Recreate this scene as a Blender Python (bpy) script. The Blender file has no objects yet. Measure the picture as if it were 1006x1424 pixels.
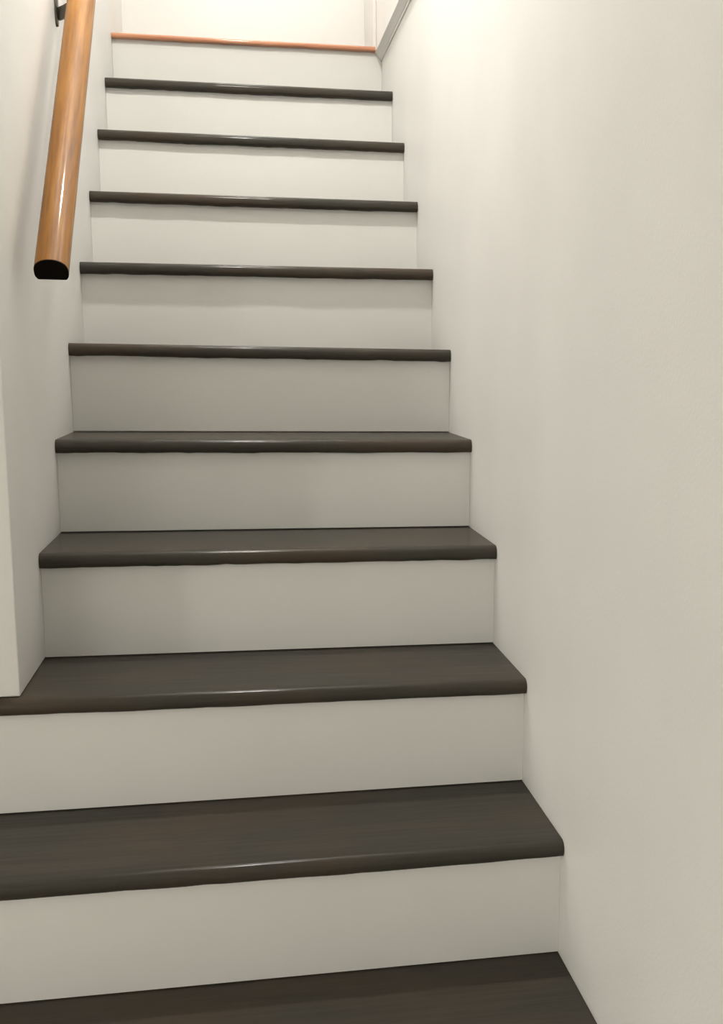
import bpy, bmesh, math, random
from mathutils import Vector, Matrix

# ------------------------------------------------------------------ camera, light, exposure
scn = bpy.context.scene
col = scn.collection
scn.view_settings.view_transform = 'Standard'
scn.view_settings.look = 'None'
scn.view_settings.gamma = 1.0
scn.view_settings.use_curve_mapping = False
scn.view_settings.exposure = 0.0

RISE, RUN, W, NOSE, THK = 0.19, 0.25286, 0.8257, 0.0208, 0.0262   # stair geometry, metres
YC = 0.5260                                                      # front end of the left wall
YB = 10 * RUN + 0.42                                             # end wall of the landing

cam = bpy.data.cameras.new('camera')
cam_o = bpy.data.objects.new('camera', cam)
col.objects.link(cam_o)
cam.sensor_fit = 'VERTICAL'
cam.sensor_height = 24.0
cam.lens = 1628.3 / 1424 * 24.0
cam.shift_x = -158.7 / 1424
cam.shift_y = 74.1 / 1424
cam.clip_start = 0.02
r = Vector((0.98029115, -0.19728447, 0.0103966))
u = Vector((0.02325675, 0.16750054, 0.98559763))
f = Vector((0.19618454, 0.96593085, -0.16878749))
cam_o.matrix_world = Matrix(((r.x, u.x, -f.x, -0.47600), (r.y, u.y, -f.y, -1.38059),
                             (r.z, u.z, -f.z, 0.91121), (0, 0, 0, 1)))
scn.camera = cam_o

world = bpy.data.worlds.new('world')
scn.world = world
world.use_nodes = True
world.node_tree.nodes['Background'].inputs[0].default_value = (0.9, 0.95, 1.0, 1)
world.node_tree.nodes['Background'].inputs[1].default_value = 0.15


def lamp(name, loc, power, radius, colour, kind='POINT'):
    l = bpy.data.lights.new(name, kind)
    l.energy = power
    l.color = colour
    if kind == 'AREA':                     # recessed downlight: a small disc shining straight down
        l.shape = 'DISK'
        l.size = radius * 2
    else:
        l.shadow_soft_size = radius
    o = bpy.data.objects.new(name, l)
    o.location = loc
    col.objects.link(o)
    return o


WARM = (1.0, 0.965, 0.915)
SOFT = (1.0, 0.970, 0.905)
lamp('stairwell_downlight', (-0.45, 1.05, 2.90), 24, 0.04, WARM, 'AREA')   # over the stairs, above the frame
lamp('landing_lamp', (-0.42, 2.66, 3.60), 34, 0.12, (1.0, 0.985, 0.965))           # lamp over the top landing
lamp('room_lamp_corner', (-3.75, -2.40, 1.35), 62, 0.14, SOFT)      # lower room, far corner
lamp('room_lamp_beside', (-3.00, 0.62, 0.55), 13, 0.07, SOFT)        # lower room, beside the stairs
lamp('room_fill_light', (-1.90, -2.60, 1.25), 24, 0.40, SOFT)      # added fill light behind the viewer, evens out the risers

# ------------------------------------------------------------------ materials


def nodes(name):
    m = bpy.data.materials.new(name)
    m.use_nodes = True
    nt = m.node_tree
    return m, nt, nt.nodes['Principled BSDF']


def noise(nt, scale, detail=4, stretch=(1, 1, 1), rough=0.55):
    tc = nt.nodes.new('ShaderNodeTexCoord')
    mp = nt.nodes.new('ShaderNodeMapping')
    mp.inputs['Scale'].default_value = stretch
    nz = nt.nodes.new('ShaderNodeTexNoise')
    nz.inputs['Scale'].default_value = scale
    nz.inputs['Detail'].default_value = detail
    nz.inputs['Roughness'].default_value = rough
    nt.links.new(tc.outputs['Object'], mp.inputs['Vector'])
    nt.links.new(mp.outputs['Vector'], nz.inputs['Vector'])
    return nz


def ramp(nt, src, stops):
    rp = nt.nodes.new('ShaderNodeValToRGB')
    els = rp.color_ramp.elements
    while len(els) < len(stops):
        els.new(0.5)
    for e, (p, c) in zip(els, stops):
        e.position = p
        e.color = (*c, 1)
    nt.links.new(src, rp.inputs['Fac'])
    return rp


def bump(nt, bsdf, src, strength, dist):
    b = nt.nodes.new('ShaderNodeBump')
    b.inputs['Strength'].default_value = strength
    b.inputs['Distance'].default_value = dist
    nt.links.new(src, b.inputs['Height'])
    nt.links.new(b.outputs['Normal'], bsdf.inputs['Normal'])


def paint(name, c, rough, bscale=180, bst=0.12, var=0.03):
    m, nt, b = nodes(name)
    nz = noise(nt, 2.2, 3)
    lo = tuple(v * (1 - var) for v in c)
    hi = tuple(min(1, v * (1 + var)) for v in c)
    rp = ramp(nt, nz.outputs['Fac'], [(0.3, lo), (0.7, hi)])
    nt.links.new(rp.outputs['Color'], b.inputs['Base Color'])
    b.inputs['Roughness'].default_value = rough
    n2 = noise(nt, bscale, 3)
    bump(nt, b, n2.outputs['Fac'], bst, 0.002)
    return m


M = {}
M['wall'] = paint('wall_paint', (0.835, 0.825, 0.795), 0.55)
M['riser'] = paint('riser_paint', (0.765, 0.758, 0.72), 0.42, 90, 0.06)
M['white'] = paint('white_trim_paint', (0.84, 0.835, 0.81), 0.35, 60, 0.04)
M['ceiling'] = paint('ceiling_paint', (0.82, 0.815, 0.79), 0.8)
M['carpet'] = paint('lower_floor', (0.42, 0.38, 0.33), 0.8, 400, 0.4, 0.1)


def tread_mat():
    m, nt, b = nodes('dark_tread_stain')
    grain = noise(nt, 9.0, 6, (0.45, 14, 14), 0.65)
    rp = ramp(nt, grain.outputs['Fac'], [(0.25, (0.043, 0.040, 0.0325)), (0.55, (0.053, 0.049, 0.0395)),
                                         (0.8, (0.066, 0.060, 0.048))])
    patch = noise(nt, 3.4, 3, (1, 2.2, 2.2))
    pr = ramp(nt, patch.outputs['Fac'], [(0.45, (0, 0, 0)), (0.66, (1, 1, 1))])
    mix = nt.nodes.new('ShaderNodeMixRGB')
    mix.inputs['Color2'].default_value = (0.080, 0.055, 0.038, 1)
    mul = nt.nodes.new('ShaderNodeMath')
    mul.operation = 'MULTIPLY'
    mul.inputs[1].default_value = 0.55
    nt.links.new(pr.outputs['Color'], mul.inputs[0])
    nt.links.new(mul.outputs[0], mix.inputs['Fac'])
    nt.links.new(rp.outputs['Color'], mix.inputs['Color1'])
    nt.links.new(mix.outputs['Color'], b.inputs['Base Color'])
    b.inputs['Roughness'].default_value = 0.6
    b.inputs['Specular IOR Level'].default_value = 0.0
    b.inputs['Coat Weight'].default_value = 0.40
    b.inputs['Coat IOR'].default_value = 1.38
    rr = nt.nodes.new('ShaderNodeMapRange')
    rr.inputs['To Min'].default_value = 0.09
    rr.inputs['To Max'].default_value = 0.22
    nt.links.new(grain.outputs['Fac'], rr.inputs['Value'])
    nt.links.new(rr.outputs['Result'], b.inputs['Coat Roughness'])
    bm_ = nt.nodes.new('ShaderNodeBump')
    bm_.inputs['Strength'].default_value = 0.10
    bm_.inputs['Distance'].default_value = 0.0015
    nt.links.new(grain.outputs['Fac'], bm_.inputs['Height'])
    nt.links.new(bm_.outputs['Normal'], b.inputs['Normal'])
    nt.links.new(bm_.outputs['Normal'], b.inputs['Coat Normal'])
    return m


def oak(name, dark, mid, light, rough, stretch):
    m, nt, b = nodes(name)
    g1 = noise(nt, 6.0, 7, stretch, 0.62)
    rp = ramp(nt, g1.outputs['Fac'], [(0.28, dark), (0.5, mid), (0.75, light)])
    nt.links.new(rp.outputs['Color'], b.inputs['Base Color'])
    b.inputs['Roughness'].default_value = rough
    b.inputs['Coat Weight'].default_value = 0.4
    b.inputs['Coat Roughness'].default_value = 0.06
    b.inputs['Specular IOR Level'].default_value = 0.2
    bump(nt, b, g1.outputs['Fac'], 0.06, 0.001)
    return m


M['tread'] = tread_mat()
M['rail'] = oak('honey_oak', (0.15, 0.050, 0.001), (0.29, 0.112, 0.004), (0.40, 0.178, 0.011), 0.5, (14, 14, 0.9))
M['oak_nosing'] = oak('orange_oak', (0.40, 0.155, 0.08), (0.54, 0.24, 0.13), (0.64, 0.33, 0.20), 0.3, (0.8, 14, 14))
M['oak_floor'] = oak('oak_floor', (0.22, 0.13, 0.08), (0.30, 0.19, 0.125), (0.38, 0.26, 0.18), 0.4, (0.8, 14, 14))
m, nt, b = nodes('black_end_grain')
b.inputs['Base Color'].default_value = (0.006, 0.004, 0.003, 1)
b.inputs['Roughness'].default_value = 0.9
b.inputs['Specular IOR Level'].default_value = 0.08
M['black'] = m
m, nt, b = nodes('brushed_nickel')
b.inputs['Base Color'].default_value = (0.15, 0.14, 0.115, 1)
b.inputs['Metallic'].default_value = 0.85
b.inputs['Roughness'].default_value = 0.42
nz = noise(nt, 300, 2)
bump(nt, b, nz.outputs['Fac'], 0.05, 0.001)
M['metal'] = m

# ------------------------------------------------------------------ helpers


def obj(name, bm, mat, parent=None, smooth=False):
    bmesh.ops.recalc_face_normals(bm, faces=bm.faces)
    me = bpy.data.meshes.new(name)
    bm.to_mesh(me)
    bm.free()
    me.materials.append(mat)
    if smooth:
        for p in me.polygons:
            p.use_smooth = True
        me.set_sharp_from_angle(angle=math.radians(40))
    o = bpy.data.objects.new(name, me)
    col.objects.link(o)
    if parent:
        o.parent = parent
    return o


def add_box(bm, x0, x1, y0, y1, z0, z1):
    v = [bm.verts.new((x, y, z)) for x in (x0, x1) for y in (y0, y1) for z in (z0, z1)]
    for q in ((0, 1, 3, 2), (4, 6, 7, 5), (0, 4, 5, 1), (2, 3, 7, 6), (0, 2, 6, 4), (1, 5, 7, 3)):
        bm.faces.new([v[i] for i in q])
    return v


def boxes(*bs, bevel=0):
    bm = bmesh.new()
    for a in bs:
        add_box(bm, *a)
    if bevel:
        bmesh.ops.bevel(bm, geom=list(bm.edges), offset=bevel, segments=3, affect='EDGES', profile=0.5)
    return bm


def loft(rings, caps=True):
    bm = bmesh.new()
    vs = [[bm.verts.new(p) for p in ring] for ring in rings]
    n = len(rings[0])
    for a, b_ in zip(vs, vs[1:]):
        for i in range(n):
            j = (i + 1) % n
            bm.faces.new((a[i], a[j], b_[j], b_[i]))
    if caps:
        bm.faces.new(vs[0][::-1])
        bm.faces.new(vs[-1])
    return bm


def struct(name, bm, mat, label, smooth=False):
    o = obj(name, bm, mat, None, smooth)
    o['kind'] = 'structure'
    o['label'] = label
    return o


def thing(name, label, cat, loc=(0, 0, 0)):
    o = bpy.data.objects.new(name, None)
    o.empty_display_size = 0.1
    o.location = loc
    col.objects.link(o)
    o['label'] = label
    o['category'] = cat
    return o


# ------------------------------------------------------------------ the setting
FLOOR, CEIL, TOP = -3 * RISE, 1.83, 4.25
XL, YF = -4.6, -3.6            # far sides of the lower room
struct('wall_right', boxes((0, 0.12, YF - 0.12, YB + 0.12, FLOOR - 0.1, TOP + 0.1)), M['wall'],
       'smooth off-white painted wall along the right of the stairs')
# left wall: runs up beside the stairs; its end stands on the third visible tread
struct('wall_left', boxes((-W - 0.115, -W, YC, YB, 2 * RISE + 0.0035, TOP), bevel=0.0025), M['wall'],
       'off-white painted wall left of the stairs, ending in a square corner', True)
struct('wall_back', boxes((-W - 0.115, 0, YB, YB + 0.12, FLOOR, TOP)), M['white'],
       'bright white wall at the back of the top landing')
struct('wall_room_left', boxes((XL - 0.12, XL, YF - 0.12, YB + 0.12, FLOOR, CEIL)), M['wall'], 'off-white lower room wall')
struct('wall_room_front', boxes((XL, 0, YF - 0.12, YF, FLOOR, CEIL)), M['wall'], 'off-white lower room wall behind the viewer')
struct('wall_room_back', boxes((XL, -W - 0.115, YB, YB + 0.12, FLOOR, CEIL)), M['wall'], 'off-white lower room back wall')
struct('wall_stair_front', boxes((-W - 0.115, 0, -0.02, 0.10, CEIL + 0.12, TOP)), M['wall'], 'off-white wall above the stair opening')
struct('floor', boxes((XL, 0, YF, YB, FLOOR - 0.1, FLOOR)), M['carpet'], 'lower room floor')
struct('ceiling', boxes((XL, 0, YF, 0.10, CEIL, CEIL + 0.12), (XL, -W - 0.115, 0.10, YB, CEIL, CEIL + 0.12)),
       M['ceiling'], 'white ceiling of the lower room')
struct('ceiling_stairwell', boxes((-W - 0.115, 0, -0.02, YB, TOP, TOP + 0.1)), M['ceiling'], 'white ceiling of the stairwell')
struct('floor_landing', boxes((-W, 0, 10 * RUN + 0.03, YB, 10 * RISE - 0.04, 10 * RISE - 0.003)), M['oak_floor'],
       'orange oak floor of the top landing')

# moulding along the right wall at the level of the upper floor
prof = [(0, 1.861), (-0.0035, 1.861), (-0.0045, 1.866), (-0.0065, 1.867), (-0.0215, 1.883), (-0.022, 1.889), (0, 1.889)]
struct('trim_1', loft([[(x, y, z) for x, z in prof] for y in (0.11, 10 * RUN + 0.03)]), M['white'],
       'white moulding running along the right wall at the top of the stairs')
struct('trim_2', boxes((-0.012, 0, 10 * RUN + 0.16, YB, 10 * RISE, TOP), bevel=0.003), M['white'],
       'narrow white casing beside the landing', True)

# ------------------------------------------------------------------ the staircase
# small unevenness of every step, left and right end (metres)
DZL = {1: -0.0016, 2: 0.0026, 3: 0.0050, 4: -0.0007, 5: -0.0021, 6: -0.0038, 7: -0.0018, 8: 0.0011, 9: -0.0017, 0: -0.003}
DZR = {1: 0.0018, 2: -0.0003, 3: 0.0030, 4: -0.0026, 5: -0.0059, 6: 0.0006, 7: 0.0017, 8: 0.0033, 9: 0.0039, 0: 0.0}
stairs = thing('staircase', 'straight staircase with dark brown treads and off-white painted risers between two white walls',
               'staircase', (-W / 2, 0, FLOOR))
OX, OZ = W / 2, -FLOOR


def zoff(i, x):
    k = (x + W) / W
    return DZL.get(i, 0) * (1 - k) + DZR.get(i, 0) * k


def tread(i, x0, x1, thk, name, mat, back=None, front=0.0, dz=None, seed=0):
    rnd = random.Random(100 + i + seed)
    nseg = 46
    y0 = i * RUN + front
    y1 = (i + 1) * RUN + NOSE + 0.012 if back is None else back
    rt = min(0.0135, thk * 0.5)
    rb = thk - rt - 0.002
    pr = [(y1, 0.0), (y0 + rt + 0.02, 0.0)]
    for k in range(7):
        a = math.pi / 2 * k / 6
        pr.append((y0 + rt - rt * math.sin(a), -rt + rt * math.cos(a)))
    for k in range(6):
        a = math.pi / 2 * k / 5
        pr.append((y0 + rb * 0.75 - rb * 0.75 * math.cos(a), -thk + rb - rb * math.sin(a)))
    pr += [(y0 + NOSE + 0.012, -thk), (y1, -thk)]
    rings = []
    w1 = w2 = 0.0
    for s in range(nseg + 1):
        x = x0 + (x1 - x0) * s / nseg
        w1 = w1 * 0.75 + rnd.gauss(0, 0.00022)
        w2 = w2 * 0.5 + rnd.gauss(0, 0.00045)
        z = i * RISE + (zoff(i, x) if dz is None else dz[0] + (dz[1] - dz[0]) * (x - x0) / (x1 - x0))
        ring = []
        for k, (y, h) in enumerate(pr):
            wy = w1 if 2 <= k <= 14 else 0
            wz = w2 if 10 <= k <= 15 else 0
            ring.append((x + OX, y + wy, z + h + wz + OZ))
        rings.append(ring)
    o = obj(name, loft(rings), mat, stairs, True)
    return o


def riser(i, x0, x1, thk):
    """board under the nosing of step i, standing on tread i-1"""
    yf = i * RUN + NOSE
    bm = bmesh.new()
    vs = []
    for x in (x0, x1):
        zb = (i - 1) * RISE + zoff(i - 1, x) + 0.0020
        zt = i * RISE + zoff(i, x) - thk + 0.001
        if i - 1 < -2:
            zb = FLOOR
        for y in (yf, yf + 0.012):
            for z in (zb, zt):
                vs.append(bm.verts.new((x + OX, y, z + OZ)))
    for q in ((0, 1, 3, 2), (4, 6, 7, 5), (0, 4, 5, 1), (2, 3, 7, 6), (0, 2, 6, 4), (1, 5, 7, 3)):
        bm.faces.new([vs[k] for k in q])
    return obj('riser', bm, M['riser'], stairs)


XW = -1.30      # the lowest steps run on past the end of the left wall
for i in range(-2, 10):
    x0 = XW if i <= 2 else -W + 0.0004
    tread(i, x0, -0.0004, THK, 'tread', M['tread'])
    riser(i, XW if i <= 2 else -W + 0.0003, -0.0003, THK)
DZL[10], DZR[10] = -0.0073, 0.0
riser(10, -W + 0.0003, -0.0003, 0.0155)
o = tread(10, -W + 0.0004, -0.0225, 0.0150, 'landing_nosing', M['oak_nosing'], back=10 * RUN + 0.06)
o['label'] = 'orange oak nosing at the top of the stairs'
# closed side under the wide lower steps
bm = bmesh.new()
pts = []
for i in range(-2, 3):
    pts += [(i * RUN + NOSE + 0.006, (i - 1) * RISE - THK if i > -2 else FLOOR), (i * RUN + NOSE + 0.006, i * RISE - THK)]
pts += [(3 * RUN + NOSE, 2 * RISE - THK), (3 * RUN + NOSE, FLOOR)]
lo = [bm.verts.new((XW + 0.002 + OX, y, z + OZ)) for y, z in pts]
hi = [bm.verts.new((XW + 0.022 + OX, y, z + OZ)) for y, z in pts]
for k in range(len(pts)):
    j = (k + 1) % len(pts)
    bm.faces.new((lo[k], lo[j], hi[j], hi[k]))
bm.faces.new(lo)
bm.faces.new(hi)
obj('stringer', bm, M['riser'], stairs)

# ------------------------------------------------------------------ the handrail
A = Vector((-W + 0.058, 0.672, 1.054))                  # lower end of the rail axis
d = Vector((0, 0.5925, 0.580)).normalized()             # up along the rail
side = Vector((1, 0, 0))
up = side.cross(d).normalized()
L = 2.35
rail_t = thing('handrail', 'honey-coloured varnished wooden handrail with a black cut end on the left wall', 'handrail', A)
rot = Matrix((side, up, d)).transposed().to_4x4()
rail_t.matrix_world = Matrix.Translation(A) @ rot        # local: x away from the wall, y above the rail, z along it
# bread-loaf section
sec = []
HW, HB, HT = 0.0268, -0.0160, 0.0235
for k in range(21):
    a = math.pi * k / 20
    sec.append((HW * math.cos(a), 0.001 + (HT - 0.001) * math.sin(a) ** 0.9))
sec += [(-HW, -0.006), (-HW * 0.96, -0.0105), (-HW * 0.84, -0.0155), (-HW * 0.76, HB), (HW * 0.76, HB), (HW * 0.84, -0.0155),
        (HW * 0.96, -0.0105), (HW, -0.006)]
rings = [[(x, y, L * s / 12) for x, y in sec] for s in range(13)]
rail = obj('rail', loft(rings), M['rail'], rail_t, True)
cap = [(x * 1.012, y * 1.012) for x, y in sec]
e = obj('end_face', loft([[(x, y, -0.0022) for x, y in sec], [(x * 1.006, y * 1.006, 0.0004) for x, y in sec]]), M['black'], rail)
e['label'] = 'black cut end'


def bracket(s, xw):
    """s: distance along the rail; wall plate, bent arm and saddle under the rail"""
    p = A + d * s
    loc = rail_t.matrix_world.inverted()

    def tube(pts, hw, ht):
        bm_pts = []
        for k, q in enumerate(pts):
            a = pts[max(k - 1, 0)]
            c = pts[min(k + 1, len(pts) - 1)]
            t = (c - a).normalized()
            n1 = Vector((0, 1, 0)) - t * t.y
            n1.normalize()
            n2 = t.cross(n1)
            ring = []
            for j in range(12):
                an = 2 * math.pi * j / 12
                cx, cz = math.cos(an), math.sin(an)
                ring.append(loc @ (q + n1 * hw * math.copysign(abs(cx) ** 0.6, cx) + n2 * ht * math.copysign(abs(cz) ** 0.6, cz)))
            bm_pts.append(ring)
        return loft(bm_pts)
    yb, zb = p.y + 0.040, p.z - 0.018
    # wall plate: long rounded plate standing upright on the wall
    rings = []
    for x, k in ((0.0, 1.0), (0.003, 1.0), (0.0048, 0.82)):
        ring = []
        for j in range(28):
            an = 2 * math.pi * j / 28
            cx, cz = math.cos(an), math.sin(an)
            ring.append(loc @ Vector((-W + x, yb + 0.0165 * k * math.copysign(abs(cx) ** 0.7, cx),
                                      zb + 0.018 + 0.054 * (k * 0.1 + 0.9) * math.copysign(abs(cz) ** 0.8, cz))))
        rings.append(ring)
    arm = obj('bracket', tube([Vector((-W + 0.004, yb, zb - 0.012)), Vector((-W + 0.022, yb - 0.010, zb - 0.007)),
                               Vector((-W + 0.042, yb - 0.024, zb + 0.001)), Vector((-W + 0.055, yb - 0.034, zb + 0.008))],
                              0.0065, 0.0125), M['metal'], rail_t, True)
    obj('wall_plate', loft(rings), M['metal'], arm, True)
    q = A + d * s + up * (HB - 0.0015)
    bmq = bmesh.new()
    add_box(bmq, -0.014, 0.014, HB - 0.003, HB, s - 0.03, s + 0.03)
    bmesh.ops.bevel(bmq, geom=list(bmq.edges), offset=0.001, segments=2, affect='EDGES')
    obj('saddle', bmq, M['metal'], arm)


bracket(0.845, -W)
bracket(1.95, -W)
